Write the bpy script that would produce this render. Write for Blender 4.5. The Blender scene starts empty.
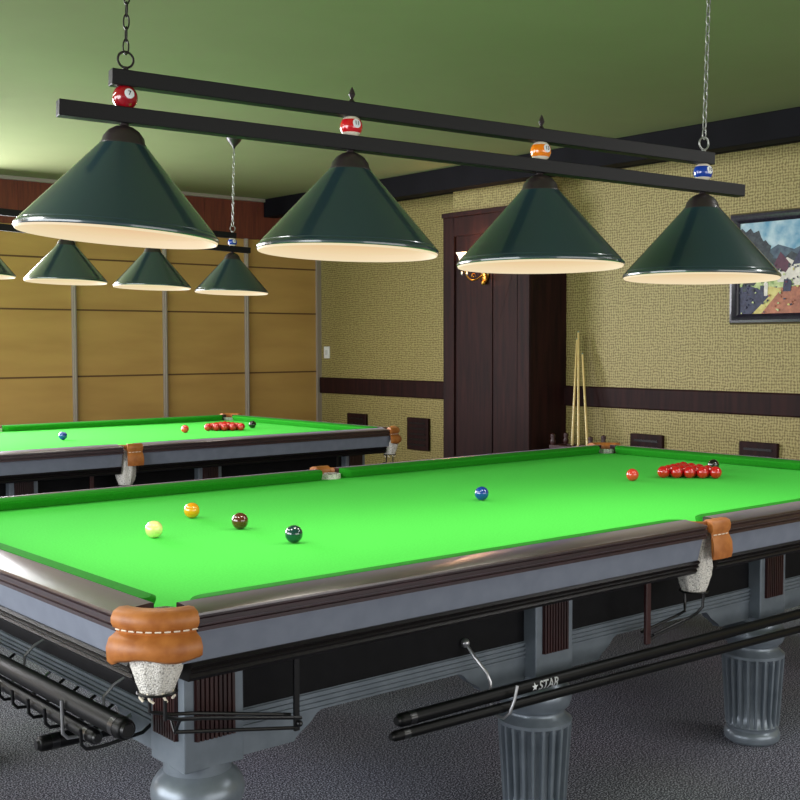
import bpy, bmesh, math, random
from mathutils import Vector, Matrix, Euler
random.seed(7)
PI = math.pi
scene = bpy.context.scene
COL = scene.collection

# ------------------------------------------------------------------ helpers
def lin(r, g, b, a=1.0):
    def f(c):
        c /= 255.0
        return c / 12.92 if c <= 0.04045 else ((c + 0.055) / 1.055) ** 2.4
    return (f(r), f(g), f(b), a)

class MB:
    """collects geometry for ONE mesh object; faces carry a material slot number"""
    def __init__(self):
        self.v = []; self.f = []; self.m = []
    def add(self, verts, faces, mi=0):
        o = len(self.v)
        self.v += [tuple(p) for p in verts]
        for fc in faces:
            self.f.append([i + o for i in fc]); self.m.append(mi)
        return self
    def box(self, x0, x1, y0, y1, z0, z1, mi=0):
        v = [(x, y, z) for z in (z0, z1) for y in (y0, y1) for x in (x0, x1)]
        return self.add(v, [(0, 2, 3, 1), (4, 5, 7, 6), (0, 1, 5, 4), (2, 6, 7, 3), (0, 4, 6, 2), (1, 3, 7, 5)], mi)
    def loft(self, rings, closed=True, caps=True, mi=0):
        n = len(rings[0]); v = [p for r in rings for p in r]; f = []
        for i in range(len(rings) - 1):
            for j in range(n if closed else n - 1):
                k = (j + 1) % n
                f.append((i * n + j, i * n + k, (i + 1) * n + k, (i + 1) * n + j))
        if caps and closed:
            f.append(tuple(range(n))[::-1]); f.append(tuple((len(rings) - 1) * n + j for j in range(n)))
        return self.add(v, f, mi)
    def tube(self, pts, r, n=8, mi=0, closed=False):
        pts = [Vector(p) for p in pts]; rings = []; N = len(pts)
        prev = None
        for i, p in enumerate(pts):
            if closed: t = pts[(i + 1) % N] - pts[i - 1]
            else: t = pts[min(i + 1, N - 1)] - pts[max(i - 1, 0)]
            t.normalize()
            if prev is None:
                a = Vector((0, 0, 1)) if abs(t.z) < .9 else Vector((1, 0, 0))
                u = t.cross(a).normalized()
            else:
                u = (prev - t * prev.dot(t)).normalized()
            prev = u; w = t.cross(u)
            rr = r[i] if isinstance(r, (list, tuple)) else r
            rings.append([p + (u * math.cos(2 * PI * k / n) + w * math.sin(2 * PI * k / n)) * rr for k in range(n)])
        if closed:
            rings.append(rings[0]); return self.loft(rings, True, False, mi)
        return self.loft(rings, True, True, mi)
    def lathe(self, prof, c=(0, 0, 0), n=32, rmod=None, mi=0, caps=False):
        rings = []
        for r, z in prof:
            ring = []
            for k in range(n):
                a = 2 * PI * k / n
                rr = r if rmod is None else rmod(r, z, a)
                ring.append((c[0] + rr * math.cos(a), c[1] + rr * math.sin(a), c[2] + z))
            rings.append(ring)
        return self.loft(rings, True, caps, mi)
    def sphere(self, c, r, n=24, m=14, mi=0, sc=(1, 1, 1)):
        prof = [(max(r * math.sin(PI * i / m), 1e-5) , -r * math.cos(PI * i / m)) for i in range(m + 1)]
        rings = []
        for rr, z in prof:
            rings.append([(c[0] + rr * math.cos(2 * PI * k / n) * sc[0], c[1] + rr * math.sin(2 * PI * k / n) * sc[1], c[2] + z * sc[2]) for k in range(n)])
        return self.loft(rings, True, False, mi)
    def prism_x(self, prof, x0, x1, mi=0):     # prof: list of (y, z)
        return self.loft([[(x0, y, z) for y, z in prof], [(x1, y, z) for y, z in prof]], True, True, mi)
    def prism_y(self, prof, y0, y1, mi=0):     # prof: list of (x, z)
        return self.loft([[(x, y0, z) for x, z in prof], [(x, y1, z) for x, z in prof]], True, True, mi)
    def prism_z(self, prof, z0, z1, mi=0):
        return self.loft([[(x, y, z0) for x, y in prof], [(x, y, z1) for x, y in prof]], True, True, mi)
    def xf(self, fn):
        self.v = [tuple(fn(Vector(p))) for p in self.v]; return self
    def build(self, name, mats, parent=None, smooth=False, bevel=0, angle=35):
        me = bpy.data.meshes.new(name)
        bm = bmesh.new()
        vs = [bm.verts.new(p) for p in self.v]
        for fc, mi in zip(self.f, self.m):
            try:
                fa = bm.faces.new([vs[i] for i in fc]); fa.material_index = mi; fa.smooth = smooth
            except ValueError:
                pass
        bmesh.ops.remove_doubles(bm, verts=bm.verts, dist=1e-6)
        bmesh.ops.recalc_face_normals(bm, faces=bm.faces)
        if smooth:
            for e in bm.edges:
                if len(e.link_faces) == 2 and e.calc_face_angle(0) > math.radians(angle): e.smooth = False
        bm.to_mesh(me); bm.free()
        if not isinstance(mats, (list, tuple)): mats = [mats]
        for m in mats: me.materials.append(m)
        o = bpy.data.objects.new(name, me); COL.objects.link(o)
        if parent is not None: o.parent = parent
        if bevel:
            b = o.modifiers.new('Bevel', 'BEVEL'); b.width = bevel; b.segments = 2; b.limit_method = 'ANGLE'
        return o

def tag(o, label=None, cat=None, group=None, kind=None):
    if label: o['label'] = label
    if cat: o['category'] = cat
    if group: o['group'] = group
    if kind: o['kind'] = kind
    return o
def empty(name, loc, rz=0):
    o = bpy.data.objects.new(name, None); COL.objects.link(o)
    o.location = loc; o.rotation_euler = (0, 0, rz); o.empty_display_size = .1
    return o
def kids(o):
    return [c for c in bpy.data.objects if c.parent == o]
def copy_tree(o, parent=None):
    c = o.copy(); COL.objects.link(c); c.parent = parent
    for ch in kids(o): copy_tree(ch, c)
    return c
def struct(o): o['kind'] = 'structure'; return o

# ---------------------------------------------------------------- materials
def mat(name, col=(.5, .5, .5, 1), rough=.5, metal=0, coat=0, spec=.5, emit=None, estr=0, coat_rough=.03):
    m = bpy.data.materials.new(name); m.use_nodes = True
    b = m.node_tree.nodes['Principled BSDF']
    b.inputs['Base Color'].default_value = col
    b.inputs['Roughness'].default_value = rough
    b.inputs['Metallic'].default_value = metal
    b.inputs['Coat Weight'].default_value = coat
    b.inputs['Coat Roughness'].default_value = coat_rough
    b.inputs['Specular IOR Level'].default_value = spec
    if emit:
        b.inputs['Emission Color'].default_value = emit; b.inputs['Emission Strength'].default_value = estr
    return m
def N(m, t, **kw):
    n = m.node_tree.nodes.new(t)
    for k, v in kw.items(): setattr(n, k, v)
    return n
def L(m, a, b): m.node_tree.links.new(a, b)
def bsdf(m): return m.node_tree.nodes['Principled BSDF']
def ramp(m, stops):
    r = N(m, 'ShaderNodeValToRGB')
    e = r.color_ramp.elements
    while len(e) > len(stops): e.remove(e[-1])
    while len(e) < len(stops): e.new(1.0)
    for i, (p, c) in enumerate(stops): e[i].position = p; e[i].color = c
    return r
def noise_mat(name, c1, c2, scale, rough=.5, detail=4, bump=0, lo=.35, hi=.65, stretch=None, **kw):
    m = mat(name, c1, rough, **kw)
    tc = N(m, 'ShaderNodeTexCoord'); nz = N(m, 'ShaderNodeTexNoise')
    nz.inputs['Scale'].default_value = scale; nz.inputs['Detail'].default_value = detail
    src = tc.outputs['Object']
    if stretch:
        mp = N(m, 'ShaderNodeMapping'); mp.inputs['Scale'].default_value = stretch
        L(m, src, mp.inputs['Vector']); src = mp.outputs['Vector']
    L(m, src, nz.inputs['Vector'])
    r = ramp(m, [(lo, c1), (hi, c2)])
    L(m, nz.outputs['Fac'], r.inputs['Fac']); L(m, r.outputs['Color'], bsdf(m).inputs['Base Color'])
    if bump:
        bp = N(m, 'ShaderNodeBump'); bp.inputs['Strength'].default_value = bump; bp.inputs['Distance'].default_value = .002
        L(m, nz.outputs['Fac'], bp.inputs['Height']); L(m, bp.outputs['Normal'], bsdf(m).inputs['Normal'])
    return m

M = {}
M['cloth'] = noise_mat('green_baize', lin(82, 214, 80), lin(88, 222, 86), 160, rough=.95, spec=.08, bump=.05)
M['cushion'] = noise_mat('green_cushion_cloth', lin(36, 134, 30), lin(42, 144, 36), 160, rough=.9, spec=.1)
M['wood'] = noise_mat('dark_mahogany', lin(34, 14, 18), lin(48, 20, 26), 14, rough=.32, stretch=(1, 6, 6), coat=1.0, coat_rough=.24, spec=.4)
for k_, v_ in (('Sheen Weight', .15), ('Sheen Roughness', .25), ('Sheen Tint', lin(226, 220, 255))): bsdf(M['wood']).inputs[k_].default_value = v_
M['black_gloss'] = mat('black_lacquer', lin(18, 17, 20), .3, coat=.3)
M['frieze'] = noise_mat('black_panel', lin(11, 11, 14), lin(16, 16, 19), 30, rough=.6, spec=.15)
M['moulding'] = noise_mat('dark_moulding', lin(14, 11, 12), lin(22, 17, 18), 40, rough=.4, spec=.3)
M['grey'] = noise_mat('grey_paint', lin(118, 124, 138), lin(125, 131, 145), 20, rough=.42, spec=.4)
M['silver'] = noise_mat('silver_grey_paint', lin(112, 121, 130), lin(124, 133, 142), 18, rough=.33, metal=.35)
M['inlay'] = noise_mat('ribbed_red_brown_wood', lin(34, 10, 10), lin(48, 16, 14), 40, rough=.35, stretch=(1, 1, .1), coat=.3)
M['leather'] = noise_mat('tan_leather', lin(160, 92, 36), lin(186, 116, 54), 28, rough=.48, bump=.25)
M['thread'] = mat('white_thread', lin(235, 225, 205), .7)
M['wire'] = mat('black_wire', lin(20, 20, 22), .35, metal=.3)
M['steel'] = mat('bright_wire', lin(170, 170, 172), .3, metal=.8)
M['strap'] = mat('dark_red_strap', lin(52, 18, 18), .45)
M['pole'] = mat('black_pole', lin(7, 7, 8), .45, spec=.22)
M['white_print'] = mat('white_print', lin(225, 228, 230), .5)

# crochet net
m = mat('white_net', lin(225, 220, 210), .85)
tc = N(m, 'ShaderNodeTexCoord'); vo = N(m, 'ShaderNodeTexVoronoi'); vo.inputs['Scale'].default_value = 230
L(m, tc.outputs['Object'], vo.inputs['Vector'])
r = ramp(m, [(.35, lin(236, 232, 224)), (.7, lin(206, 202, 194)), (1.0, lin(120, 117, 112))])
L(m, vo.outputs['Distance'], r.inputs['Fac']); L(m, r.outputs['Color'], bsdf(m).inputs['Base Color'])
bp = N(m, 'ShaderNodeBump'); bp.inputs['Strength'].default_value = .8; bp.inputs['Distance'].default_value = .004; bp.invert = True
L(m, vo.outputs['Distance'], bp.inputs['Height']); L(m, bp.outputs['Normal'], bsdf(m).inputs['Normal'])
M['net'] = m

# carpet
m = mat('speckled_grey_carpet', lin(80, 82, 90), .95, spec=.1)
tc = N(m, 'ShaderNodeTexCoord'); n1 = N(m, 'ShaderNodeTexNoise'); n2 = N(m, 'ShaderNodeTexNoise')
n1.inputs['Scale'].default_value = 190; n1.inputs['Detail'].default_value = 2; n2.inputs['Scale'].default_value = 1.1
L(m, tc.outputs['Object'], n1.inputs['Vector']); L(m, tc.outputs['Object'], n2.inputs['Vector'])
r = ramp(m, [(.34, lin(30, 30, 36)), (.5, lin(88, 88, 98)), (.66, lin(200, 201, 214))])
L(m, n1.outputs['Fac'], r.inputs['Fac'])
mx = N(m, 'ShaderNodeMixRGB', blend_type='MULTIPLY'); mx.inputs['Fac'].default_value = .25
L(m, r.outputs['Color'], mx.inputs['Color1']); L(m, n2.outputs['Color'], mx.inputs['Color2'])
L(m, mx.outputs['Color'], bsdf(m).inputs['Base Color'])
bp = N(m, 'ShaderNodeBump'); bp.inputs['Strength'].default_value = .15; bp.inputs['Distance'].default_value = .004
L(m, n1.outputs['Fac'], bp.inputs['Height']); L(m, bp.outputs['Normal'], bsdf(m).inputs['Normal'])
M['carpet'] = m

M['ceiling'] = noise_mat('green_ceiling_paint', lin(132, 138, 100), lin(134, 140, 102), 3, rough=.95, spec=.05)
M['tan'] = noise_mat('tan_partition_panel', lin(176, 138, 74), lin(188, 150, 82), 3, rough=.6, stretch=(.4, 1, 2))
M['seam'] = mat('panel_seam', lin(96, 66, 32), .7)
M['alu'] = mat('aluminium_post', lin(160, 150, 138), .4, metal=.3)
M['fascia'] = noise_mat('red_brown_fascia', lin(88, 36, 22), lin(108, 48, 28), 6, rough=.6, stretch=(8, 1, .6))
M['darkwood'] = noise_mat('dark_wood_panel', lin(28, 12, 12), lin(44, 20, 18), 9, rough=.6, stretch=(3, 3, .25), spec=.15)
M['beam'] = noise_mat('near_black_beam', lin(10, 9, 13), lin(15, 14, 19), 4, rough=.7, spec=.1)

def wallpaper(name, base, dark, light):
    m = mat(name, base, .55, spec=.35)
    tc = N(m, 'ShaderNodeTexCoord')
    nz = N(m, 'ShaderNodeTexNoise'); nz.inputs['Scale'].default_value = 9; nz.inputs['Detail'].default_value = 2
    L(m, tc.outputs['Object'], nz.inputs['Vector'])
    mixv = N(m, 'ShaderNodeVectorMath', operation='MULTIPLY_ADD')
    mixv.inputs[1].default_value = (.035, .035, .035); L(m, nz.outputs['Color'], mixv.inputs[0]); L(m, tc.outputs['Object'], mixv.inputs[2])
    sx = N(m, 'ShaderNodeSeparateXYZ'); L(m, mixv.outputs['Vector'], sx.inputs['Vector'])
    def sn(sock, k, add=None):
        a = N(m, 'ShaderNodeMath', operation='MULTIPLY'); a.inputs[1].default_value = k; L(m, sock, a.inputs[0])
        s = N(m, 'ShaderNodeMath', operation='SINE'); L(m, a.outputs[0], s.inputs[0]); return s.outputs[0]
    p = N(m, 'ShaderNodeMath', operation='ADD'); L(m, sx.outputs['Y'], p.inputs[0]); L(m, sx.outputs['Z'], p.inputs[1])
    q = N(m, 'ShaderNodeMath', operation='SUBTRACT'); L(m, sx.outputs['Y'], q.inputs[0]); L(m, sx.outputs['Z'], q.inputs[1])
    pr = N(m, 'ShaderNodeMath', operation='MULTIPLY'); L(m, sn(p.outputs[0], 150), pr.inputs[0]); L(m, sn(q.outputs[0], 150), pr.inputs[1])
    v2 = N(m, 'ShaderNodeTexNoise'); v2.inputs['Scale'].default_value = 70; v2.inputs['Detail'].default_value = 3
    L(m, tc.outputs['Object'], v2.inputs['Vector'])
    ad = N(m, 'ShaderNodeMath', operation='MULTIPLY_ADD'); ad.inputs[1].default_value = .22; L(m, pr.outputs[0], ad.inputs[0]); L(m, v2.outputs['Fac'], ad.inputs[2])
    r = ramp(m, [(.36, dark), (.5, base), (.68, light)])
    L(m, ad.outputs[0], r.inputs['Fac']); L(m, r.outputs['Color'], bsdf(m).inputs['Base Color'])
    return m
M['paper'] = wallpaper('gold_damask_wallpaper', lin(144, 131, 80), lin(110, 96, 50), lin(162, 149, 95))

M['shade'] = mat('dark_green_enamel', lin(36, 58, 64), .3, coat=1.0, coat_rough=.1)
M['cap'] = mat('dark_bronze_cap', lin(44, 36, 36), .4, coat=.2)
M['bar'] = mat('black_bar', lin(9, 8, 10), .5, spec=.25)
# warm lining: bulb light put in as emission colour, brighter towards the rim
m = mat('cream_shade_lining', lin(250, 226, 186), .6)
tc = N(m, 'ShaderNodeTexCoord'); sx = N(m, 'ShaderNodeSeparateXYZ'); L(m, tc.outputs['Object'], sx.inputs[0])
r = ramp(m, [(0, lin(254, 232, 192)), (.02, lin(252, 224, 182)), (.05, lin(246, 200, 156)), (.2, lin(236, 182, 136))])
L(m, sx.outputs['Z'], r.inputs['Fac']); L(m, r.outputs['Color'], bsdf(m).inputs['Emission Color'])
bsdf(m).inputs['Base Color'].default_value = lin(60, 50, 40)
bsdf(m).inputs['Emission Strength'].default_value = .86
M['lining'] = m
M['bulb'] = mat('bulb_glow', lin(255, 240, 210), .5, emit=lin(255, 225, 180), estr=1.2)
M['chain_dark'] = mat('dark_chain', lin(40, 36, 34), .4, metal=.6)
M['chain_grey'] = mat('grey_chain', lin(150, 152, 146), .35, metal=.6)

# --------------------------------------------------------------- room shell
XR, YB, ZCEIL = 4.084, 6.6, 2.82
struct(MB().box(-9, XR, -9, YB, -.06, 0).build('floor', M['carpet']))
struct(MB().box(-9, XR + .3, -7, YB + .3, ZCEIL, ZCEIL + .1).build('ceiling', M['ceiling']))
struct(MB().box(-9, XR + .2, YB, YB + .2, 0, ZCEIL).build('wall_back', M['tan']))
struct(MB().box(XR, XR + .2, -7, YB, 0, ZCEIL).build('wall_right', M['paper']))
n = 0
def trim(mb, mt, **kw):
    global n; n += 1
    return struct(mb.build('trim_%d' % n, mt, **kw))
# partition seams and posts on the back wall
for z in (1.125, 1.712, 2.16): trim(MB().box(-6, XR, YB - .004, YB, z - .007, z + .007), M['seam'])
x = 1.41 - .892 * 6
while x < XR - .2:
    mb = MB().box(x - .02, x + .02, YB - .03, YB, 0, 2.45)
    mb.box(x - .008, x + .008, YB - .042, YB - .03, 0, 2.45)
    trim(mb, M['alu'], bevel=.004); x += .892
trim(MB().box(XR - .05, XR, YB - .03, YB, 0, 2.45), M['alu'])
mb = MB().box(-6, XR, YB - .05, YB, 2.43, 2.79)
x = -6
while x < XR:
    mb.box(x, x + .006, YB - .053, YB - .05, 2.43, 2.79); x += .3
trim(mb, M['fascia'])
trim(MB().box(-6, XR, YB - .09, YB, 2.79, ZCEIL), M['alu'])
# end wall: dado rail in two lengths, column, beam
def dado(y0, y1):
    prof = [(XR, .905), (XR - .022, .905), (XR - .028, .915), (XR - .028, 1.055), (XR - .022, 1.066), (XR, 1.066)]
    trim(MB().prism_y(prof, y0, y1), M['darkwood'])
dado(4.23, YB); dado(-7, 3.235)
cx0, cy0, cy1 = 3.67, 3.235, 4.235
mb = MB().box(cx0, XR, cy0, cy1, 0, 2.46)
mb.box(cx0 - .02, cx0, cy1 - .13, cy1, 0, 2.46).box(cx0 - .02, cx0, cy0, cy0 + .13, 0, 2.46)
mb.box(cx0 - .02, cx0, cy0 + .13, cy1 - .13, 2.3, 2.46).box(cx0 - .02, cx0, cy0 + .13, cy1 - .13, 0, .16)
mb.box(cx0 - .012, cx0, cy0 + .42, cy0 + .44, .16, 2.3)
mb.box(cx0 - .03, XR, cy0 - .01, cy1 + .01, 2.46, 2.5)
trim(mb, M['darkwood'], bevel=.004)
trim(MB().box(cx0 + .05, XR, cy0 + .05, cy1 - .05, 2.5, ZCEIL), M['paper'])
mb = MB().box(3.37, 3.52, -7, YB - .06, 2.645, ZCEIL)
trim(mb, M['beam'], bevel=.006)
trim(MB().box(XR - .05, XR, -7, YB - .06, 2.74, ZCEIL), M['beam'])
struct(MB().box(XR - .02, XR, -7, YB, 0, .12).build('baseboard_right', M['darkwood']))
struct(MB().box(-6, XR - .02, YB - .02, YB, 0, .1).build('baseboard_back', M['darkwood']))

# wall panels (dark wooden plaques) on the end wall
lab = {5.96: 'small dark wooden wall plate, far left, behind the corner of the far table',
       5.04: 'dark wooden wall plate between the far table corner and the wooden column',
       2.41: 'dark wooden wall plate just right of the cue stand',
       1.45: 'dark wooden wall plate below the framed painting'}
base = None
for y in (5.96, 5.04, 2.41, 1.45):
    if base is None:
        root = empty('wall_plate', (XR, y, .57))
        MB().box(-.03, 0, -.15, .15, -.15, .15).build('plate', M['darkwood'], root, bevel=.006)
        mb = MB()
        for k in range(5): mb.box(-.034, -.03, -.11, .11, -.1 + k * .05 - .008, -.1 + k * .05 + .008)
        mb.build('slats', M['moulding'], root)
        base = root
    else:
        root = copy_tree(base); root.location = (XR, y, .57)
    tag(root, lab[y], 'wall plate', 'dark plates along the end wall')
root = empty('light_switch', (XR, 6.47, 1.32))
MB().box(-.012, 0, -.045, .045, -.06, .06).build('switch_plate', mat('switch_white', lin(226, 226, 222), .4), root, bevel=.003)
MB().box(-.02, -.012, -.015, .015, -.025, .025).build('rocker', mat('rocker_white', lin(205, 205, 200), .4), root, bevel=.002)
tag(root, 'small white light switch on the gold wallpaper beside the back corner', 'light switch')

# ------------------------------------------------------------- snooker table
ZC, ZR = .825, .865
HX, HY = 1.785, .889
def arc(cx, cy, r, a0, a1, n):
    return [(cx + r * math.cos(a0 + (a1 - a0) * i / n), cy + r * math.sin(a0 + (a1 - a0) * i / n)) for i in range(n + 1)]
D2R = PI / 180
def make_table():
    T = empty('snooker_table', (0, 0, 0))
    P = lambda mb, name, mt, par=T, **kw: mb.build(name, mt, par, **kw)
    # --- bed with pocket cut-outs
    bx, by = HX + .06, HY + .06
    def corner(sx, sy):
        c = (sx * (HX + .055), sy * (HY + .055)); r = .075
        pts = arc(c[0], c[1], r, 0, 2 * PI, 40)
        pts = [p for p in pts if p[0] * sx <= bx + 1e-6 and p[1] * sy <= by + 1e-6]
        return sorted(pts, key=lambda p: math.atan2(p[1] - c[1], p[0] - c[0]) % (2 * PI))
    def mid(sy):
        c = (0, sy * (HY + .065)); r = .052
        pts = arc(c[0], c[1], r, 0, 2 * PI, 40)
        return [p for p in pts if p[1] * sy <= by]
    out = []
    k = corner(-1, -1)                                    # goes from bottom edge to left edge; order it ccw outline
    def order(pts, start):                                 # order by nearest chain beginning next to 'start'
        pts = pts[:]; cur = min(pts, key=lambda p: (p[0] - start[0]) ** 2 + (p[1] - start[1]) ** 2); res = [cur]; pts.remove(cur)
        while pts:
            cur = min(pts, key=lambda p: (p[0] - cur[0]) ** 2 + (p[1] - cur[1]) ** 2); res.append(cur); pts.remove(cur)
        return res
    out += order(corner(-1, -1), (-bx, -by + .2))
    out += order(mid(-1), (-.06, -by))
    out += order(corner(1, -1), (bx - .2, -by))
    out += order(corner(1, 1), (bx, by - .2))
    out += order(mid(1), (.06, by))
    out += order(corner(-1, 1), (-bx + .2, by))
    P(MB().prism_z(out, .75, ZC), 'playing_bed', M['cloth'])
    # --- cushions: sections (nose offset u0, position along)
    def cushion(a0, a1, j0, j1, half, axis, s):
        """runs from a0 to a1 along axis at nose distance half; j0/j1 jaw radius at each end"""
        mb = MB(); rings = []
        Ls = abs(a1 - a0); K = 12; R = .05
        pos = [(i / K) ** 1.6 * R for i in range(K + 1)]
        st = [(p, True, p) for p in pos] + [(Ls - p, False, p) for p in reversed(pos)]
        for d, first, p in st:
            jr = j0 if first else j1
            q = min(p / R, 1.0)
            u0 = jr * (1 - math.sqrt(max(0, 1 - (1 - q) ** 2)))
            a = a0 + (a1 - a0) * d / Ls
            prof = [(u0, ZR - .006), (u0, ZR - .013), (u0 + (.05 - u0) * .28, ZC + .0015), (.053, ZC + .0015), (.053, ZR + .001), (u0 + (.05 - u0) * .3, ZR)]
            ring = []
            for u, z in prof:
                w = s * (half + u)
                ring.append((a, w, z) if axis == 'x' else (w, a, z))
            rings.append(ring)
        mb.loft(rings)
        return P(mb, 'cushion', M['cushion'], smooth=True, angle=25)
    for s in (-1, 1):
        cushion(-1.757, -.052, .047, .047, HY, 'x', s); cushion(.052, 1.757, .047, .047, HY, 'x', s)
        cushion(-.862, .862, .047, .047, HX, 'y', s)
    # --- wooden rails with grooved outer face
    rp = [(.053, .775), (.053, ZR), (.06, ZR + .002), (.135, ZR - .0055), (.142, ZR - .0075), (.143, ZR - .012), (.137, ZR - .015), (.137, ZR - .018), (.1425, ZR - .020),
          (.1425, ZR - .030), (.136, ZR - .033), (.136, ZR - .036), (.141, ZR - .038), (.141, ZR - .046), (.10, ZR - .048), (.09, .775)]
    def side(prof, a0, a1, half, axis, s, name, mt, mb=None, **kw):
        m2 = MB()
        if axis == 'x': m2.prism_x([(s * (half + u), z) for u, z in prof], a0, a1)
        else: m2.prism_y([(s * (half + u), z) for u, z in prof], a0, a1)
        return P(m2, name, mt, **kw)
    band = [(.06, ZR - .05), (.122, ZR - .046), (.124, ZR - .052), (.108, .748), (.06, .748)]
    mould = [(.04, .748), (.112, .748), (.118, .742), (.112, .736), (.108, .734), (.113, .729), (.108, .724), (.104, .721), (.108, .715), (.1, .706), (.04, .704)]
    for s in (-1, 1):
        for a0, a1 in ((-1.80, -.05), (.05, 1.80)):
            side(rp, a0, a1, HY, 'x', s, 'rail', M['wood'], smooth=True, angle=30)
            side(band, a0 - (.0 if a0 > -1 else .03), a1 + (.03 if a1 > 1 else 0), HY, 'x', s, 'apron_band', M['grey'])
            side(mould, a0, a1, HY, 'x', s, 'moulding', M['moulding'])
        side(rp, -.915, .915, HX, 'y', s, 'rail', M['wood'], smooth=True, angle=30)
        side(band, -.925, .925, HX, 'y', s, 'apron_band', M['grey'])
        side(mould, -.915, .915, HX, 'y', s, 'moulding', M['moulding'])
    # --- recessed black frieze boards
    for s in (-1, 1):
        P(MB().box(-1.72, 1.72, min(s * .77, s * .81), max(s * .77, s * .81), .55, .748), 'frieze', M['frieze'])
        P(MB().box(min(s * 1.66, s * 1.70), max(s * 1.66, s * 1.70), -.77, .77, .55, .748), 'frieze', M['frieze'])
    # underside slab
    P(MB().box(-1.70, 1.70, -.80, .80, .70, .7495), 'slate', M['frieze'])
    # --- legs
    LX = (-1.66, -.535, .585, 1.66); LY = .78; hb = .0775
    def flute(r, z, a):
        if .062 < z < .305:
            t = min(1, (z - .062) / .008, (.305 - z) / .012)
            return r * (1 - .17 * t * max(0, min(1, (abs(math.cos(a * 11)) - .42) / .3)))
        return r
    prof = [(.001, 0), (.085, 0), (.094, .008), (.097, .025), (.092, .040), (.085, .046), (.085, .052), (.090, .055), (.092, .060), (.0925, .064), (.0955, .1), (.099, .16), (.103, .22), (.107, .28), (.108, .296), (.108, .306),
            (.108, .316), (.098, .324), (.088, .332), (.085, .338), (.085, .344), (.09, .347), (.101, .358), (.107, .374), (.108, .39), (.103, .408), (.094, .421), (.085, .43), (.078, .436), (.078, .46), (.001, .46)]
    for sy in (-1, 1):
        for i, x in enumerate(LX):
            mb = MB().lathe(prof, (x, sy * LY, 0), 352, flute)
            lg = P(mb, 'leg', M['silver'], smooth=True, angle=32)
            b = MB().box(x - hb, x + hb, sy * LY - hb, sy * LY + hb, .455, .735)
            P(b, 'leg_block', M['silver'], lg, bevel=.004)
            def inl(axis, s):
                q = MB(); w = .052; z0, z1 = .525, .712
                if axis == 'y':
                    yy = sy * (LY + hb); q.box(x - w, x + w, min(yy, yy + sy * .004), max(yy, yy + sy * .004), z0, z1)
                    for k in range(9):
                        xx = x - w + .006 + k * (2 * w - .012) / 8
                        q.box(xx - .0035, xx + .0035, min(yy, yy + sy * .009), max(yy, yy + sy * .009), z0, z1)
                else:
                    xx = x + s * hb; yc = sy * LY; q.box(min(xx, xx + s * .004), max(xx, xx + s * .004), yc - w, yc + w, z0, z1)
                    for k in range(9):
                        y_ = yc - w + .006 + k * (2 * w - .012) / 8
                        q.box(min(xx, xx + s * .009), max(xx, xx + s * .009), y_ - .0035, y_ + .0035, z0, z1)
                P(q, 'inlay', M['inlay'], lg)
            inl('y', sy)
            if i == 0: inl('x', -1)
            if i == 3: inl('x', 1)
    # --- lower frame, scalloped, with ribs
    def lower(a0, a1, off, axis, s):
        mb = MB(); L_ = a1 - a0; f = .17; top = .558
        pts = [(a0, top), (a1, top)]
        def z(d):
            d = min(d, L_ - d)
            if d < f: return .447
            if d < f + .05:
                t = (d - f) / .05; return .447 + .018 * math.sqrt(t) + .018 * t
            if d < f + .09:
                t = (d - f - .05) / .04; return .483 + .027 * (1 - (1 - t) ** 2)
            return .510
        ds = [0, f] + [f + .09 * i / 12 for i in range(1, 13)]
        ds = ds + [L_ - d for d in reversed(ds)]
        bot = [(a0 + d, z(d)) for d in ds]
        poly = pts + bot[::-1]
        def place(a, w, zz): return (a, s * w, zz) if axis == 'x' else (s * w, a, zz)
        mb.loft([[place(a, off - .03, zz) for a, zz in poly], [place(a, off, zz) for a, zz in poly]])
        for k in range(4):
            zz = .552 - k * .0125
            pr = [(off - .001, zz - .0045), (off + .005, zz - .003), (off + .005, zz + .003), (off - .001, zz + .0045)]
            mb.loft([[place(a0, w, q) for w, q in pr], [place(a1, w, q) for w, q in pr]])
        P(mb, 'lower_frame', M['silver'])
    for s in (-1, 1):
        for i in range(3): lower(LX[i] + hb, LX[i + 1] - hb, .812, 'x', s)
        lower(-LY + hb, LY - hb, 1.70, 'y', s)
    # --- pockets
    def leather_sweep(path, prof, name='pocket_leather', seam=None):
        rings = []; st = MB()
        for i, (px, py, nx, ny, sc) in enumerate(path):
            rings.append([(px + nx * u, py + ny * u, z if z > .80 else .80 + (z - .80) * sc) for u, z in prof])
        mb = MB().loft(rings)
        o = P(mb, name, M['leather'], smooth=True, angle=60)
        if seam:
            u, z = seam
            for i in range(1, len(path) - 2, 3):
                a = path[i]; b = path[i + 2]
                st.tube([(a[0] + a[2] * u, a[1] + a[3] * u, z), (b[0] + b[2] * u, b[1] + b[3] * u, z)], .0017, 6)
            P(st, 'stitching', M['thread'], o)
        return o
    cprof = [(-.046, .838), (-.048, .85), (-.043, .862), (-.028, .871), (-.008, .872), (.006, .865), (.012, .852), (.012, .842), (.007, .832), (.001, .829), (.000, .822), (.006, .818), (.017, .812), (.024, .795), (.022, .775), (.012, .768), (.006, .77), (.004, .79), (-.002, .83)]
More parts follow.
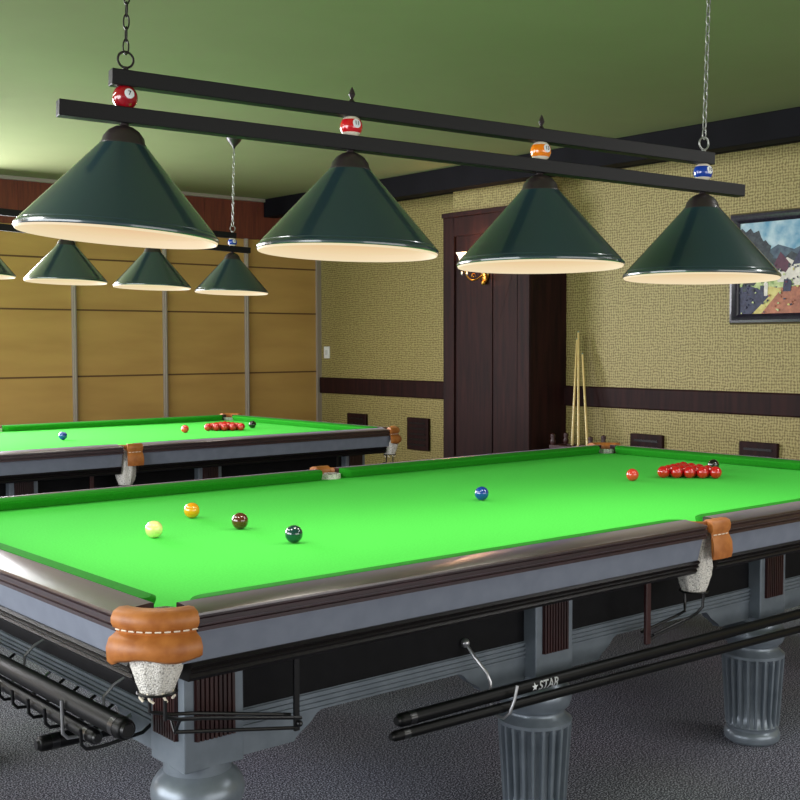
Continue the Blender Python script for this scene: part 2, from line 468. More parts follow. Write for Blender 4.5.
    def corner_pocket(sx, sy):
        A = Vector((1.930, .925)); B = Vector((1.806, 1.034)); c = (A + B) / 2; d = (B - A); nrm = Vector((d.y, -d.x)).normalized()
        if nrm.x < 0: nrm = -nrm
        path = []
        K = 30; ch = d.length; sag = .034; R = (ch * ch / 4 + sag * sag) / (2 * sag); cen = c - nrm * (R - sag)
        half = math.asin(ch / 2 / R)
        a_mid = math.atan2(nrm.y, nrm.x)
        for i in range(K + 1):
            a = a_mid + half * (2 * i / K - 1)
            n_ = Vector((math.cos(a), math.sin(a))); p = cen + n_ * R
            e = abs(2 * i / K - 1)
            path.append((sx * p.x, sy * p.y, sx * n_.x, sy * n_.y, 1 + .12 * math.sin(i * .33 + .6) + .35 * max(0, (i / K - .0) if False else (1 - i / 4)) ))
        leather_sweep(path, cprof, seam=(.0045, .8285))
        nc = (sx * 1.858, sy * .962)
        def rm(r, z, a): return r * (1 + .05 * math.sin(9 * a) + .03 * math.sin(5 * a + z * 90))
        net = MB().lathe([(.058, .848), (.056, .80), (.056, .775), (.053, .755), (.049, .735), (.043, .715), (.036, .700), (.033, .692), (.030, .692), (.034, .703), (.045, .735), (.05, .8), (.054, .846)], (nc[0], nc[1], 0), 40, rm)
        net.xf(lambda v: v + Vector((-sx * .024, -sy * .024, 0)) * max(0, min(1, (v.z - .77) / .07)))
        net = P(net, 'pocket_net', M['net'], smooth=True, angle=70)
        tie = MB()
        for k in range(7):
            a = k * 2 * PI / 7; tie.tube([(nc[0] + .033 * math.cos(a), nc[1] + .033 * math.sin(a), .696), (nc[0] + .036 * math.cos(a + .2), nc[1] + .036 * math.sin(a + .2), .683), (nc[0] + .031 * math.cos(a + .4), nc[1] + .031 * math.sin(a + .4), .676)], .003, 6)
        P(tie, 'net_tie', M['thread'], net)
        # ball return rails along the long side
        w = MB()
        ring = [(nc[0] + .04 * math.cos(2 * PI * k / 20), nc[1] + .04 * math.sin(2 * PI * k / 20), .692) for k in range(20)]
        w.tube(ring, .003, 6, closed=True)
        for dy, z1 in ((-.022, .548), (.022, .545)):
            w.tube([(nc[0], nc[1] + dy * 1.5, .69), (nc[0], nc[1] + dy * 1.5, .64), (sx * 1.845, sy * .945 + dy, .635), (sx * 1.80, sy * .93 + dy, .618), (sx * 1.74, sy * .922 + dy, .606), (sx * 1.475, sy * .91 + dy, z1)], .0042, 8)
        w.tube([(sx * 1.80, sy * .93, .585), (sx * 1.47, sy * .91, .518)], .0042, 8)
        w.tube([(sx * 1.80, sy * .93 - .022, .618), (sx * 1.80, sy * .93, .585), (sx * 1.80, sy * .93 + .022, .618)], .0038, 8)
        bl = P(w, 'ball_return', M['wire'], smooth=True)
        b = MB().box(min(sx * 1.466, sx * 1.480), max(sx * 1.466, sx * 1.480), sy * .91 - .004, sy * .91 + .004, .512, .71)
        b.sphere((sx * 1.47, sy * .918, .53), .008, 10, 6)
        P(b, 'bracket', M['wire'], bl, bevel=.001)
    for sx in (-1, 1):
        for sy in (-1, 1): corner_pocket(sx, sy)
    def middle_pocket(sy):
        path = []; K = 14
        for i in range(K + 1):
            t = 2 * i / K - 1
            path.append((t * .044 + (.015 if sy < 0 else .008), sy * (1.034 - .004 * t * t), t * .3, sy * 1.0, 1.5))
        mp = [(-.04, .838), (-.042, .85), (-.04, .862), (-.026, .871), (-.008, .872), (.004, .866), (.008, .852), (.006, .838), (.001, .829), (.001, .823), (.006, .815), (.012, .80), (.014, .78), (.010, .768), (.003, .77), (-.002, .83)]
        leather_sweep(path, mp, seam=(.003, .826))
        # inner ring of leather round the hole
        pts = arc(0, sy * .957, .052, 0, PI if sy > 0 else -PI, 18)
        P(MB().loft([[(p[0] * s_, sy * .957 + (p[1] - sy * .957) * s_, z) for s_, z in ((1, .842), (1, .860), (1.08, .8655), (1.08, .842))] for p in pts]), 'pocket_leather', M['leather'], smooth=True, angle=60)
        def rm(r, z, a): return r * (1 + .06 * math.sin(8 * a) + .03 * math.sin(5 * a + z * 90))
        nc = (0, sy * .948)
        net = MB().lathe([(.050, .846), (.052, .80), (.054, .76), (.056, .72), (.052, .69), (.045, .665), (.036, .645), (.033, .638), (.030, .638), (.04, .665), (.05, .72), (.049, .80), (.047, .845)], (nc[0], nc[1], 0), 36, rm)
        net = P(net, 'pocket_net', M['net'], smooth=True, angle=70)
        s = -sy                                             # rails lead to the left seen from the table's own side
        sx = 1 if sy > 0 else -1
        w = MB()
        ring = [(nc[0] + .042 * math.cos(2 * PI * k / 20), nc[1] + .042 * math.sin(2 * PI * k / 20), .64) for k in range(20)]
        w.tube(ring, .0035, 6, closed=True)
        for dy in (-.022, .022):
            w.tube([(0, nc[1] + dy * 1.6, .64), (sx * .0, nc[1] + dy * 1.5, .595), (sx * .015, nc[1] + dy, .575), (sx * .03, sy * .93 + dy, .56), (sx * .18, sy * .91 + dy, .528)], .0045, 8)
        w.tube([(sx * .03, sy * .93, .54), (sx * .18, sy * .91, .508)], .0042, 8)
        bl = P(w, 'ball_return', M['wire'], smooth=True)
        P(MB().box(sx * .18 - .011, sx * .18 + .011, sy * .91 - .006, sy * .91 + .006, .495, .71), 'bracket', M['strap'], bl, bevel=.003)
    for sy in (-1, 1): middle_pocket(sy)
    # --- wire hooks carrying the poles
    def hook(x, sy):
        h = MB()
        h.sphere((x - .02, sy * .818, .594), .013, 12, 8)
        h.tube([(x - .02, sy * .818, .594), (x - .018, sy * .85, .565), (x - .005, sy * .885, .525), (x, sy * .895, .50), (x, sy * .896, .45), (x, sy * .902, .425), (x, sy * .92, .412), (x, sy * .945, .414), (x + .005, sy * .962, .43), (x + .018, sy * .968, .465), (x + .03, sy * .966, .50)], .0045, 8)
        P(h, 'pole_hook', M['steel'], smooth=True)
    for sy in (-1, 1):
        for x in (-.83, 1.0): hook(x, sy)
    def end_hook(y, sx):
        h = MB()
        st = abs(y + .53) < .01 or abs(y + .05) < .01
        if st: h.tube([(sx * 1.71, y, .60), (sx * 1.74, y + .005, .585), (sx * 1.765, y + .008, .56), (sx * 1.768, y + .008, .53), (sx * 1.80, y, .50), (sx * 1.825, y, .49)], .004, 8)
        h.tube([(sx * 1.69, y, .51), (sx * 1.72, y, .49), (sx * 1.80, y, .482), (sx * 1.83, y, .48), (sx * 1.862, y, .482), (sx * 1.874, y, .495), (sx * 1.876, y, .53 if not st else .575)], .0045, 8)
        P(h, 'pole_hook', M['steel'] if st else M['wire'], smooth=True)
    for y in (-.63, -.53, -.43, -.33, -.23, -.14, -.05, .2, .45): end_hook(y, -1)
    return T

T1 = make_table()
tag(T1, 'near full-size snooker table with bright green cloth filling the foreground', 'snooker table')
T2 = copy_tree(T1); T2.location = (-.07, 3.66, 0)
tag(T2, 'far snooker table with green cloth standing by the tan panelled wall', 'snooker table')

# ------------------------------------------------------------------- poles
def rod(name, p0, p1, r, label, group=None, text=False):
    p0 = Vector(p0); p1 = Vector(p1); d = (p1 - p0); ln = d.length
    root = empty(name, p0); root.rotation_euler = Vector((1, 0, 0)).rotation_difference(d.normalized()).to_euler()
    mb = MB(); mb.tube([(0, 0, 0), (.004, 0, 0), (.012, 0, 0), (ln - .01, 0, 0), (ln, 0, 0)], [r * .75, r * .93, r, r * .9, r * .7], 20)
    mb.build('tube', M['pole'], root, smooth=True, angle=50)
    MB().tube([(.03, 0, 0), (.05, 0, 0)], r * 1.04, 20).build('collar', M['black_gloss'], root, smooth=True)
    MB().tube([(-.006, 0, 0), (.002, 0, 0)], [r * .6, r * .8], 16).build('end_cap', M['wire'], root, smooth=True)
    if text:
        cu = bpy.data.curves.new('lettering', 'FONT'); cu.body = 'STAR'; cu.size = .034; cu.extrude = .0004; cu.shear = .25; cu.offset = .0006
        tmp = bpy.data.objects.new('tmp', cu); COL.objects.link(tmp)
        dg = bpy.context.evaluated_depsgraph_get()
        me = bpy.data.meshes.new_from_object(tmp.evaluated_get(dg)); bpy.data.objects.remove(tmp)
        # wrap the letters round the tube, facing outward
        bm = bmesh.new(); bm.from_mesh(me)
        bmesh.ops.triangulate(bm, faces=bm.faces); bmesh.ops.subdivide_edges(bm, edges=bm.edges, cuts=4, use_grid_fill=True)
        for v in bm.verts:
            x, y, z = v.co; a = (y - .012) / r
            v.co = (text + x, -(r + .0012) * math.cos(a), (r + .0012) * math.sin(a))
        star = []
        for k in range(10):
            q = (.012 if k % 2 == 0 else .005); a = PI / 2 + k * PI / 5
            yy = q * math.sin(a); an = yy / r
            star.append(bm.verts.new((text - .014 + q * math.cos(a), -(r + .0012) * math.cos(an), (r + .0012) * math.sin(an))))
        bm.faces.new(star); bm.to_mesh(me); bm.free()
        me.materials.clear(); me.materials.append(M['white_print'])
        o = bpy.data.objects.new('lettering', me); COL.objects.link(o); o.parent = root
        o['label'] = 'white STAR lettering with a small star'
    tag(root, label, 'pole', group)
    return root
rod('cue_rest_pole', (-1.183, -.93, .478), (1.35, -.93, .464), .0175, 'upper long black pole with white STAR lettering along the near side of the near table', text=.485)
rod('cue_rest_pole', (-1.205, -.935, .444), (1.35, -.935, .405), .0135, 'lower plain black pole hanging right under the lettered one on the near table')
rod('cue_rest_pole', (-1.845, -.80, .565), (-1.845, .85, .555), .024, 'thicker upper black pole hung across the left end of the near table')
rod('cue_rest_pole', (-1.85, -.66, .513), (-1.85, .85, .513), .017, 'thinner lower black pole in wire hooks across the left end of the near table')
rod('cue_rest_pole', (-1.86, -.35, .418), (.9, -.35, .418), .02, 'black pole under the near table with its end sticking out at lower left')

# ------------------------------------------------------------------- balls
RB = .02625
BM = {}
def ball_mat(k, c):
    m = mat('ball_' + k, c, .12, coat=1.0, spec=.6); return m
COLS = {'white': lin(240, 238, 150), 'yellow': lin(236, 160, 12), 'brown': lin(88, 36, 18), 'green': lin(10, 62, 58), 'blue': lin(14, 62, 150), 'pink': lin(222, 60, 48), 'black': lin(10, 10, 12), 'red': lin(200, 14, 24)}
for k, c in COLS.items():
    BM[k] = MB().sphere((0, 0, 0), RB, 32, 18).build('snooker_ball', ball_mat(k, c), smooth=True, angle=180).data
for o in [o for o in bpy.data.objects if o.name.startswith('snooker_ball')]: bpy.data.objects.remove(o)
def ball(k, x, y, label, group=None):
    o = bpy.data.objects.new('snooker_ball', BM[k]); COL.objects.link(o); o.location = (x, y, ZC + RB)
    return tag(o, label, 'ball', group)
ball('white', -1.326, .041, 'pale yellow-white cue ball, leftmost ball on the near table')
ball('yellow', -1.037, .318, 'orange-yellow snooker ball on the near table behind the pale cue ball')
ball('brown', -1.041, .012, 'brown snooker ball between the yellow and dark green balls')
ball('green', -1.058, -.308, 'dark green snooker ball right of the brown ball on the near table')
ball('blue', 0, -.004, 'blue snooker ball alone in the middle of the near table')
ball('pink', .907, .019, 'pink-red ball alone just left of the red rack on the near table')
ball('black', 1.50, .03, 'black snooker ball behind the right end of the red rack on the near table')
ball('blue', -.008, 3.656, 'blue snooker ball alone on the far table')
ball('pink', .835, 3.655, 'pink-orange ball left of the red rack on the far table')
ball('black', 1.40, 3.72, 'black snooker ball right of the red rack on the far table')
rows = ['tip', 'second row', 'third row', 'fourth row', 'last row']
posn = ['nearest the camera', 'second from the camera side', 'third from the camera side', 'fourth from the camera side', 'farthest from the camera']
def rack(x, y, ang, where):
    ca, sa = math.cos(ang), math.sin(ang)
    for r_ in range(5):
        for j in range(r_ + 1):
            lx = r_ * RB * 1.7321 * 1.05; ly = (-r_ + 2 * j) * RB * 1.05
            if r_ == 0: lb = 'red ball at the pointed tip of the triangle rack on the %s table' % where
            else: lb = '%s-table red ball, %s of the triangle rack, %s' % (where, rows[r_], posn[j] if j < r_ or r_ == 4 else 'farthest from the camera')
            ball('red', x + ca * lx - sa * ly, y + sa * lx + ca * ly, lb, 'red balls racked on the %s table' % where)
rack(1.093, .0, -.28, 'near'); rack(1.035, 3.70, -.03, 'far')

# ------------------------------------------------------------- pendant lamps
def text_mesh(body, size):
    cu = bpy.data.curves.new('number', 'FONT'); cu.body = body; cu.size = size; cu.align_x = 'CENTER'; cu.align_y = 'CENTER'; cu.offset = size * .02
    tmp = bpy.data.objects.new('tmp', cu); COL.objects.link(tmp)
    me = bpy.data.meshes.new_from_object(tmp.evaluated_get(bpy.context.evaluated_depsgraph_get())); bpy.data.objects.remove(tmp)
    bm = bmesh.new(); bm.from_mesh(me); bmesh.ops.triangulate(bm, faces=bm.faces); bmesh.ops.subdivide_edges(bm, edges=bm.edges, cuts=3, use_grid_fill=True); bm.to_mesh(me); bm.free()
    return me
def pool_ball(par, c, r, col, stripe, num, look):
    m = mat('lamp_ball', col, .12, coat=1.0)
    if stripe:
        tc = N(m, 'ShaderNodeTexCoord'); sx = N(m, 'ShaderNodeSeparateXYZ'); L(m, tc.outputs['Object'], sx.inputs[0])
        ab = N(m, 'ShaderNodeMath', operation='ABSOLUTE'); L(m, sx.outputs['Z'], ab.inputs[0])
        gt = N(m, 'ShaderNodeMath', operation='GREATER_THAN'); gt.inputs[1].default_value = r * .56; L(m, ab.outputs[0], gt.inputs[0])
        mx = N(m, 'ShaderNodeMixRGB'); L(m, gt.outputs[0], mx.inputs['Fac']); mx.inputs['Color1'].default_value = col; mx.inputs['Color2'].default_value = lin(238, 226, 206)
        L(m, mx.outputs['Color'], bsdf(m).inputs['Base Color'])
    o = MB().sphere((0, 0, 0), r, 32, 18).build('billiard_ball', m, par, smooth=True, angle=180); o.location = c
    # white number spot and figure, curved onto the ball
    d = Vector(look).normalized(); up = Vector((0, 0, 1)); rt = d.cross(up).normalized() * -1; uu = rt.cross(d) * -1
    def onball(a, b, k): return (d * math.sqrt(max(1 - a * a - b * b, 0)) + rt * a + uu * b) * r * k
    mb = MB(); n_ = 24
    rings = [[onball(q * .40 * math.cos(2 * PI * k / n_), q * .40 * math.sin(2 * PI * k / n_), 1.008) for k in range(n_)] for q in (1, .6, .2, .01)]
    mb.loft(rings, True, False); sp = mb.build('number_spot', M['white_print'], o, smooth=True)
    me = text_mesh(num, .5)
    for v in me.vertices: v.co = onball(v.co.x, v.co.y, 1.016)
    me.materials.clear(); me.materials.append(M['bar'])
    t = bpy.data.objects.new('number', me); COL.objects.link(t); t.parent = sp
    return o
def chain(par, x, z0, z1, mt, link=.036, rr=.0022, wid=.0075):
    mb = MB(); k = 0; z = z0
    while z < z1 - link * .4:
        pts = []
        for i in range(14):
            a = 2 * PI * i / 14; dx = wid * math.cos(a); dz = (link / 2 + rr) * math.sin(a)
            pts.append((x + dx, 0, z + link / 2 + dz) if k % 2 == 0 else (x, dx, z + link / 2 + dz))
        mb.tube(pts, rr, 6, closed=True); z += link - rr * 1.5; k += 1
    return mb.build('chain', mt, par, smooth=True)
def make_lamp(center, yaw, pitch, s, Dm, leans, label, ext, fwd, balls=True):
    k = Dm / .53
    root = empty('billiard_lamp', center); root.rotation_euler = (0, -math.atan(pitch), yaw)
    loc = root.rotation_euler.to_matrix()
    inv = loc.inverted()
    xs = [s * (i - 1.5) + dx for i, dx in enumerate((0, -.010, -.014, -.006))]
    b = .021 * k; zl, zu = .323 * k, .420 * k
    el, er, ul, ur = ext
    MB().box(xs[0] - el, xs[3] + er, -b, b, zl - b, zl + b).build('lower_bar', M['bar'], root, bevel=.002)
    MB().box(xs[0] - ul, xs[3] + ur, -b, b, zu - b, zu + b).build('upper_bar', M['bar'], root, bevel=.002)
    fl = inv @ Vector(fwd)
    cols = [(lin(150, 10, 26), False, '7'), (lin(205, 20, 30), True, '11'), (lin(240, 130, 16), True, '13'), (lin(22, 62, 160), True, '10')]
    R = Dm / 2; h = .250 * k; rt = .058 * k
    for i, x in enumerate(xs):
        c, st, num = cols[i]
        zb = (zl + zu) / 2
        look = inv @ Vector((-.10, -1.18, .22))
        pool_ball(root, (x, 0, zb), .0335 * k, c, st, num, look)
        # shade hangs from a pivot under the lower bar; leans a little about the viewing axis of the fitting
        sh = MB()
        sh.lathe([(R * .975, .024 * k), (R * .972, .027 * k), (rt + (R - rt) * .5, .134 * k), (rt, h), (rt - .004, h)], (0, 0, 0), 72)
        sh.lathe([(R, .006 * k), (R + .0025 * k, .0085 * k), (R + .003 * k, .013 * k), (R + .0005 * k, .018 * k), (R * .975, .0245 * k)], (0, 0, 0), 72)
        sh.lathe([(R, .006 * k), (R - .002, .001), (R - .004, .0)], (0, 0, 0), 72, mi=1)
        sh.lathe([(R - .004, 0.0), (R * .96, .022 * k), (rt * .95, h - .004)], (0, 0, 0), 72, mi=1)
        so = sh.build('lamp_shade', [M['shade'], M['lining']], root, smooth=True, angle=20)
        q = Matrix.Rotation(leans[i], 3, fl.normalized())
        piv = Vector((0, 0, zl - b))
        so.rotation_mode = 'QUATERNION'; so.rotation_quaternion = q.to_quaternion()
        so.location = Vector((x, 0, 0)) + piv - q @ piv
        cap = MB().lathe([(rt * 1.06, h - .012 * k), (rt * 1.08, h - .004 * k), (rt * .99, h + .002), (rt * .93, h + .016 * k), (rt * .72, h + .032 * k), (rt * .42, h + .043 * k), (rt * .2, h + .047 * k), (rt * .18, zl - b)], (0, 0, 0), 40)
        cap.build('shade_cap', M['cap'], so, smooth=True, angle=50)
        MB().sphere((0, 0, h * .62), .03 * k, 20, 12, sc=(1, 1, 1.25)).build('bulb', M['bulb'], so, smooth=True)
        MB().lathe([(.012 * k, h * .62 + .034 * k), (.016 * k, h * .7 + .03 * k), (.016 * k, h)], (0, 0, 0), 20).build('bulb_holder', M['cap'], so, smooth=True)
        if i in (1, 2):
            MB().lathe([(.004 * k, zu + b), (.009 * k, zu + b + .004), (.004 * k, zu + b + .012 * k), (.010 * k, zu + b + .024 * k), (.006 * k, zu + b + .036 * k), (.001, zu + b + .046 * k)], (x, 0, 0), 16).build('finial', M['cap'], root, smooth=True)
        else:
            mt = M['chain_dark'] if i == 0 else M['chain_grey']
            z0 = zu + b
            rg = MB().tube([(x + .021 * k * math.cos(2 * PI * j / 24), 0, z0 + .030 * k + .021 * k * math.sin(2 * PI * j / 24)) for j in range(24)], .0032 * k, 8, closed=True)
            rg.lathe([(.008, z0), (.008, z0 + .008), (.004, z0 + .012)], (x, 0, 0), 12)
            # the chain hangs plumb from the ceiling canopy
            wp = Vector(center) + loc @ Vector((x, 0, z0 + .05 * k))
            zc = (ZCEIL - Vector(center).z) / 1.0 - x * math.sin(-math.atan(pitch)) * -1
            top = ZCEIL - center[2] + x * pitch * -1
            ch = chain(root, x, z0 + .046 * k, top - .012, mt)
            ring = rg.build('ring', mt, ch, smooth=True)
            MB().lathe([(.001, top - .1), (.008, top - .1), (.012, top - .085), (.04, top - .055), (.052, top - .035), (.054, top + .0)], (x, 0, 0), 28).build('canopy', M['cap'], ch, smooth=True)
    tag(root, label, 'lamp')
    # light from the bulbs
    for i, x in enumerate(xs):
        li = bpy.data.lights.new('bulb_light', 'SPOT'); li.energy = LAMP_W; li.color = (1, .95, .88); li.spot_size = 2.4; li.spot_blend = .9; li.shadow_soft_size = .12
        lo = bpy.data.objects.new('bulb_light', li); COL.objects.link(lo)
        lo.location = Vector(center) + loc @ Vector((x, 0, .06 * k))
    return root
LAMP_W = 13
CAM = Vector((-3.00188884, -3.10405935, 1.40753039))
F = Vector((0.64284538, 0.76447264, -0.04828454)); RT = Vector((0.76528235, -0.64368955, -0.00258521)); UP = Vector((0.03305657, 0.03528941, 0.99883028))
def lampfit(a, Dm):
    X0, s, y0, z0, yaw, pit, D0 = a; k = Dm / D0
    p0 = CAM + (Vector((X0, y0, z0)) - CAM) * k; s *= k
    cen = p0 + Vector((math.cos(yaw), math.sin(yaw), pit)) * s * 1.5
    return cen, yaw, pit, s * math.sqrt(1 + pit * pit)
c, yaw, pit, s = lampfit((-1.774, .574, -.67, 1.648, -.208, -.031, .45), .53)
make_lamp(c, yaw, pit, s, .53, [math.radians(v) for v in (2.6, .3, -1.6, -.8)], 'large front four-shade billiard lamp with dark green cones over the near table', (.175, .18, .040, .035), F)
c, yaw, pit, s = lampfit((-.746, .539, 3.112, 1.77, .001, -.030, .45), .49)
make_lamp(c, yaw, pit, s, .49, [0, 0, 0, 0], 'smaller far four-shade billiard lamp with dark green cones over the far table', (.18, .135, .045, .02), F)

# ------------------------------------------------------------------ painting
root = empty('framed_painting', (XR, 1.12, 1.92))
pw, ph = .57, .385
fr = MB()
fp = [(0, 0), (-.02, 0), (-.045, .012), (-.05, .03), (-.04, .05), (-.026, .062), (-.02, .072), (0, .072)]   # (depth, inward)
rings = []
for cx, cz in ((-1, -1), (1, -1), (1, 1), (-1, 1), (-1, -1)):
    rings.append([(d, cx * (pw - i), cz * (ph - i)) for d, i in fp])
fr.loft(rings, True, False)
fr.build('frame', noise_mat('dark_carved_frame', lin(20, 18, 30), lin(40, 34, 48), 60, rough=.35, coat=.3), root, smooth=True, angle=40)
iw, ih = pw - .065, ph - .065
def pmat(nm, a, b, sc=22): return noise_mat(nm, a, b, sc, rough=.6, detail=3)
pm = [pmat('paint_sky', lin(84, 140, 168), lin(176, 198, 204), 9), pmat('paint_trees', lin(16, 24, 34), lin(52, 62, 66), 30), pmat('paint_hill', lin(38, 54, 76), lin(78, 100, 112), 18),
      pmat('paint_path', lin(140, 84, 62), lin(178, 112, 82), 24), pmat('paint_grass', lin(120, 146, 84), lin(190, 200, 140), 24), pmat('paint_wall', lin(220, 214, 200), lin(196, 190, 178), 24),
      pmat('paint_roof', lin(90, 40, 62), lin(70, 30, 50), 24), pmat('paint_shadow', lin(30, 32, 56), lin(52, 56, 84), 40), pmat('paint_straw', lin(206, 196, 120), lin(186, 170, 96), 24)]
cv = MB(); lay = [0]
def poly(pts, mi):
    lay[0] += 1; d = -.012 - lay[0] * .0002
    # u runs left to right as seen (that is towards -y), v upwards, both 0..1
    cv.add([(d, iw - 2 * iw * u, -ih + 2 * ih * v) for u, v in pts], [tuple(range(len(pts)))], mi)
poly([(0, 0), (1, 0), (1, 1), (0, 1)], 0)
poly([(0, .3), (1, .3), (1, .70), (.9, .66), (.8, .72), (.66, .66), (.52, .74), (.42, .68), (.3, .74), (.2, .66), (0, .7)], 2)
poly([(.25, .3), (1, .3), (1, .6), (.93, .65), (.85, .58), (.76, .63), (.66, .56), (.56, .66), (.48, .6), (.4, .66), (.34, .58), (.25, .6)], 1)
poly([(0, 0), (1, 0), (1, .36), (.6, .34), (.3, .38), (0, .34)], 4)
poly([(.12, 0), (1, 0), (1, .24), (.7, .3), (.5, .3), (.3, .28)], 3)
poly([(0, 0), (.16, 0), (.26, .16), (.3, .3), (.18, .26), (.08, .32), (0, .3)], 7)
poly([(.10, 0), (.17, 0), (.33, .27), (.24, .3), (.18, .24), (.24, .2)], 8)
def leafy(cu, cv_, ru, rv, mi, seed):
    rg = random.Random(seed); n_ = 22
    poly([(max(0, cu + ru * math.cos(2 * PI * i / n_) * rg.uniform(.75, 1.1)), min(1, cv_ + rv * math.sin(2 * PI * i / n_) * rg.uniform(.75, 1.1))) for i in range(n_)], mi)
leafy(.07, .70, .13, .26, 1, 1); leafy(.17, .62, .09, .2, 1, 2); leafy(.10, .48, .12, .16, 1, 3)
poly([(.03, .25), (.06, .25), (.08, .6), (.04, .6)], 1)
poly([(.30, .34), (.44, .34), (.44, .54), (.37, .6), (.30, .52)], 5)
poly([(.26, .50), (.32, .66), (.40, .52), (.36, .44)], 6)
poly([(.40, .50), (.46, .66), (.60, .64), (.60, .54)], 7)
poly([(.42, .3), (.60, .3), (.60, .54), (.42, .52)], 5)
poly([(.47, .3), (.52, .3), (.52, .46), (.47, .46)], 7)
poly([(.62, .32), (.70, .32), (.70, .52), (.62, .5)], 5)
poly([(.61, .5), (.66, .62), (.72, .5)], 6)
poly([(.74, .3), (.92, .3), (.92, .5), (.74, .48)], 5); poly([(.72, .47), (.8, .62), (.93, .6), (.95, .49)], 6)
poly([(.79, .3), (.83, .3), (.83, .42), (.79, .42)], 7)
poly([(.20, .20), (.225, .20), (.23, .33), (.21, .36), (.195, .33)], 5)
poly([(.165, .17), (.195, .17), (.20, .31), (.17, .31)], 7)
poly([(.34, .24), (.40, .24), (.41, .36), (.35, .37)], 7)
poly([(.54, .2), (.57, .2), (.575, .36), (.55, .4), (.535, .36)], 7)
leafy(.93, .62, .1, .22, 1, 5)
rg = random.Random(11)
for i in range(130):
    u = rg.uniform(0, 1); v = rg.uniform(0, .52); a = rg.uniform(0, 3.1)
    if v > .68: mi = 0 if u > .25 else rg.choice([1, 1, 2, 0])
    elif v > .5: mi = rg.choice([1, 1, 2, 2, 4]); 
    elif v > .3: mi = rg.choice([5, 7, 1, 4, 6, 8, 2]) if rg.random() < .6 else 1
    elif u + v * .6 > .32: mi = rg.choice([3, 3, 3, 8, 7, 4])
    else: mi = rg.choice([7, 7, 4, 8, 1])
    w = rg.uniform(.005, .012); h = rg.uniform(.003, .007) * 1.4
    ca, sa = math.cos(a), math.sin(a)
    q = [(u + ca * w * x - sa * h * y, v + 1.4 * (sa * w * x + ca * h * y)) for x, y in ((-1, -.4), (-.5, -1), (.6, -.8), (1, .3), (.3, 1), (-.7, .8))]
    if all(0 < p[0] < 1 and 0 < p[1] < 1 for p in q):
        lay[0] = 40 + (i % 7); poly(q, mi)
cv.build('canvas', pm, root)
tag(root, 'framed village landscape painting hanging on the end wall at right', 'painting')

# ---------------------------------------------------------------- wall sconce
root = empty('wall_sconce', (cx0, 3.735, 1.99))
BR = mat('aged_brass', lin(190, 140, 62), .3, metal=.9)
GL = mat('frosted_glass', lin(250, 240, 225), .4, emit=lin(255, 226, 186), estr=1.6)
mb = MB()
mb.sphere((-.015, 0, 0), .06, 20, 12, sc=(.35, .8, 1.5)); mb.sphere((-.03, 0, -.09), .02, 12, 8)
mb.build('back_plate', BR, root, smooth=True, angle=180)
for s in (-1, 1):
    a = MB(); pts = []
    for i in range(17):
        t = i / 16; ang = -PI * .5 + t * PI * 1.0
        pts.append((-.03 - .10 * t, s * (.02 + .10 * math.sin(t * PI / 2)), -.03 - .06 * math.sin(t * PI) + .05 * t))
    a.tube(pts, .007, 8)
    a.tube([(-.09 + .026 * math.cos(q * .5) * (1 - q / 16), s * .06, -.035 + .026 * math.sin(q * .5) * (1 - q / 16)) for q in range(13)], .0045, 8)
    arm = a.build('arm', BR, root, smooth=True)
    tipp = pts[-1]
    MB().lathe([(.006, -.01), (.03, .0), (.034, .006), (.02, .012), (.016, .03)], tipp, 20).build('bobeche', BR, arm, smooth=True)
    def sc(r, z, a_): return r * (1 + (.07 * abs(math.sin(4 * a_)) if z > .1 else 0))
    MB().lathe([(.018, .022), (.034, .035), (.042, .06), (.044, .085), (.052, .11), (.068, .135), (.066, .136), (.049, .11), (.04, .085), (.038, .06), (.03, .038)], tipp, 40, sc).build('glass_shade', GL, root, smooth=True)
    dr = MB()
    for k in range(4):
        q = k * PI / 2; dr.sphere((tipp[0] + .03 * math.cos(q), tipp[1] + .03 * math.sin(q), tipp[2] - .03), .009, 8, 6, sc=(.8, .8, 1.8))
    dr.build('crystal_drops', mat('crystal', lin(240, 236, 226), .05, metal=.2), arm, smooth=True)
tag(root, 'brass two-arm wall sconce with white glass shades on the dark wooden column', 'wall lamp')
sl = bpy.data.lights.new('sconce_light', 'POINT'); sl.energy = 7; sl.color = (1, .55, .28); sl.shadow_soft_size = .06
so = bpy.data.objects.new('sconce_light', sl); COL.objects.link(so); so.location = (cx0 - .16, 3.76, 2.16)

# ------------------------------------------------------- cue stand with cues
root = empty('cue_stand', (3.80, 2.86, 0))
DW = mat('red_mahogany', lin(52, 14, 14), .5, coat=.1)
mb = MB().box(-.10, .10, -.22, .22, 0, .05); mb.box(-.08, .08, -.20, .20, .05, .07)
mb.build('base', DW, root, bevel=.006)
for dx, dy in ((-.075, -.19), (-.075, .19), (.075, -.19), (.075, .19)):
    MB().lathe([(.012, .07), (.018, .1), (.012, .13), (.012, .3), (.016, .33), (.012, .36), (.012, .6), (.02, .635), (.022, .65), (.016, .665), (.02, .685), (.018, .70), (.001, .71)], (dx, dy, 0), 16).build('post', DW, root, smooth=True)
mb = MB().box(-.095, .095, -.21, -.17, .59, .62).box(-.095, .095, .17, .21, .59, .62).box(-.095, -.055, -.21, .21, .59, .62).box(.055, .095, -.21, .21, .59, .62)
for k in range(3): mb.box(-.06, .06, -.11 + k * .10, -.09 + k * .10, .597, .613)
mb.build('top_rack', DW, root, bevel=.004)
tag(root, 'dark red wooden cue stand in the nook right of the wooden column', 'cue stand')
MAPLE = noise_mat('pale_maple', lin(196, 170, 104), lin(214, 190, 124), 30, rough=.35, stretch=(6, 6, .5), coat=.4)
EBONY = mat('dark_butt', lin(40, 20, 16), .3, coat=.5)
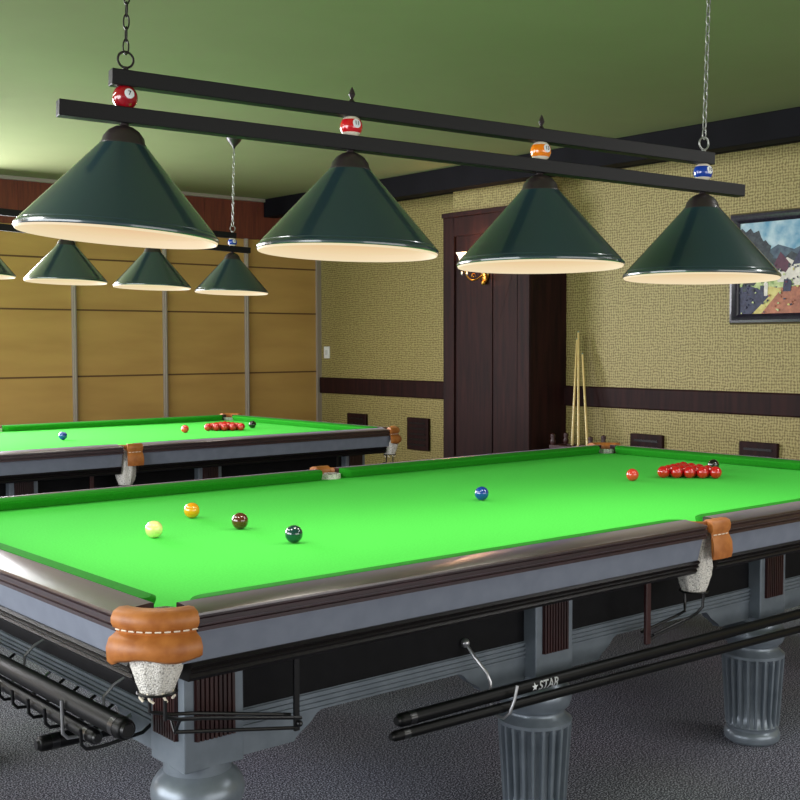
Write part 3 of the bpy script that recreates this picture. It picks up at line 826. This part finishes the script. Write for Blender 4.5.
def cue(p0, p1, label):
    p0 = Vector(p0); p1 = Vector(p1); d = p1 - p0; ln = d.length
    root = empty('snooker_cue', p0); root.rotation_euler = Vector((0, 0, 1)).rotation_difference(d.normalized()).to_euler()
    MB().lathe([(.001, 0), (.0135, 0), (.0145, .006), (.0135, .3), (.0125, .4)], (0, 0, 0), 16).build('butt', EBONY, root, smooth=True)
    MB().lathe([(.0125, .4), (.010, .8), (.0075, ln - .02), (.006, ln - .012)], (0, 0, 0), 16).build('shaft', MAPLE, root, smooth=True)
    MB().lathe([(.006, ln - .012), (.006, ln - .002), (.001, ln)], (0, 0, 0), 12).build('tip', mat('cue_tip', lin(120, 140, 120), .7), root, smooth=True)
    tag(root, label, 'cue', 'cues standing in the cue stand')
CUES = [((3.775, 2.925, .07), (3.98, 3.032, 1.448), 'leftmost pale wooden cue in the stand, leaning right'),
        ((3.785, 2.838, .07), (3.985, 3.022, 1.503), 'tallest pale wooden cue, in the middle of the cue stand'),
        ((3.775, 2.70, .07), (3.98, 2.975, 1.331), 'rightmost pale wooden cue in the stand, leaning left')]
for a_, b_, l_ in CUES: cue(a_, b_, l_)

# ------------------------------------------------------------------- lights
W = bpy.data.worlds.new('World'); scene.world = W; W.use_nodes = True
W.node_tree.nodes['Background'].inputs[0].default_value = (.93, .96, 1, 1); W.node_tree.nodes['Background'].inputs[1].default_value = .6
def area(loc, target, sx, sy, e, col=(1, 1, 1)):
    li = bpy.data.lights.new('area_light', 'AREA'); li.shape = 'RECTANGLE'; li.size = sx; li.size_y = sy; li.energy = e; li.color = col
    o = bpy.data.objects.new('area_light', li); COL.objects.link(o); o.location = loc
    o.rotation_euler = (Vector(target) - Vector(loc)).to_track_quat('-Z', 'Y').to_euler(); return o
area((-1.3, YB - .3, 1.68), (-1.3, 0, 1.2), 3.6, 2.0, 430, (.93, .93, 1))       # area light added left of the frame, to whiten the short rail's reflection
area((-6.8, 1.5, 1.6), (0, 1.5, 1.5), 8, 2.4, 500, (.95, .97, 1))               # area light standing in for unseen windows on the left
area((1, -6.8, 1.5), (1.5, 1, 2.7), 8, 2.4, 190, (1, .98, .95))                  # area light added behind the viewer, to lift the ceiling
for xx, yy in ((-2.7, 1.7), (1.7, -2.5)):                                       # two unseen strip lights, added for streaks on the lamp shades
    area((xx, yy, ZCEIL - .04), (xx, yy, 0), .3, 2.4, 45)

# ------------------------------------------------------------------- camera
cd = bpy.data.cameras.new('Camera'); cam = bpy.data.objects.new('Camera', cd); COL.objects.link(cam)
cd.sensor_width = 36; cd.sensor_fit = 'HORIZONTAL'; cd.lens = 1165.667 / 800 * 36; cd.clip_start = .05
Rm = Matrix((RT, UP, -F)).transposed()
cam.matrix_world = Matrix.Translation(CAM) @ Rm.to_4x4()
scene.camera = cam
scene.view_settings.view_transform = 'Standard'
scene.view_settings.look = 'None'
scene.view_settings.exposure = 0
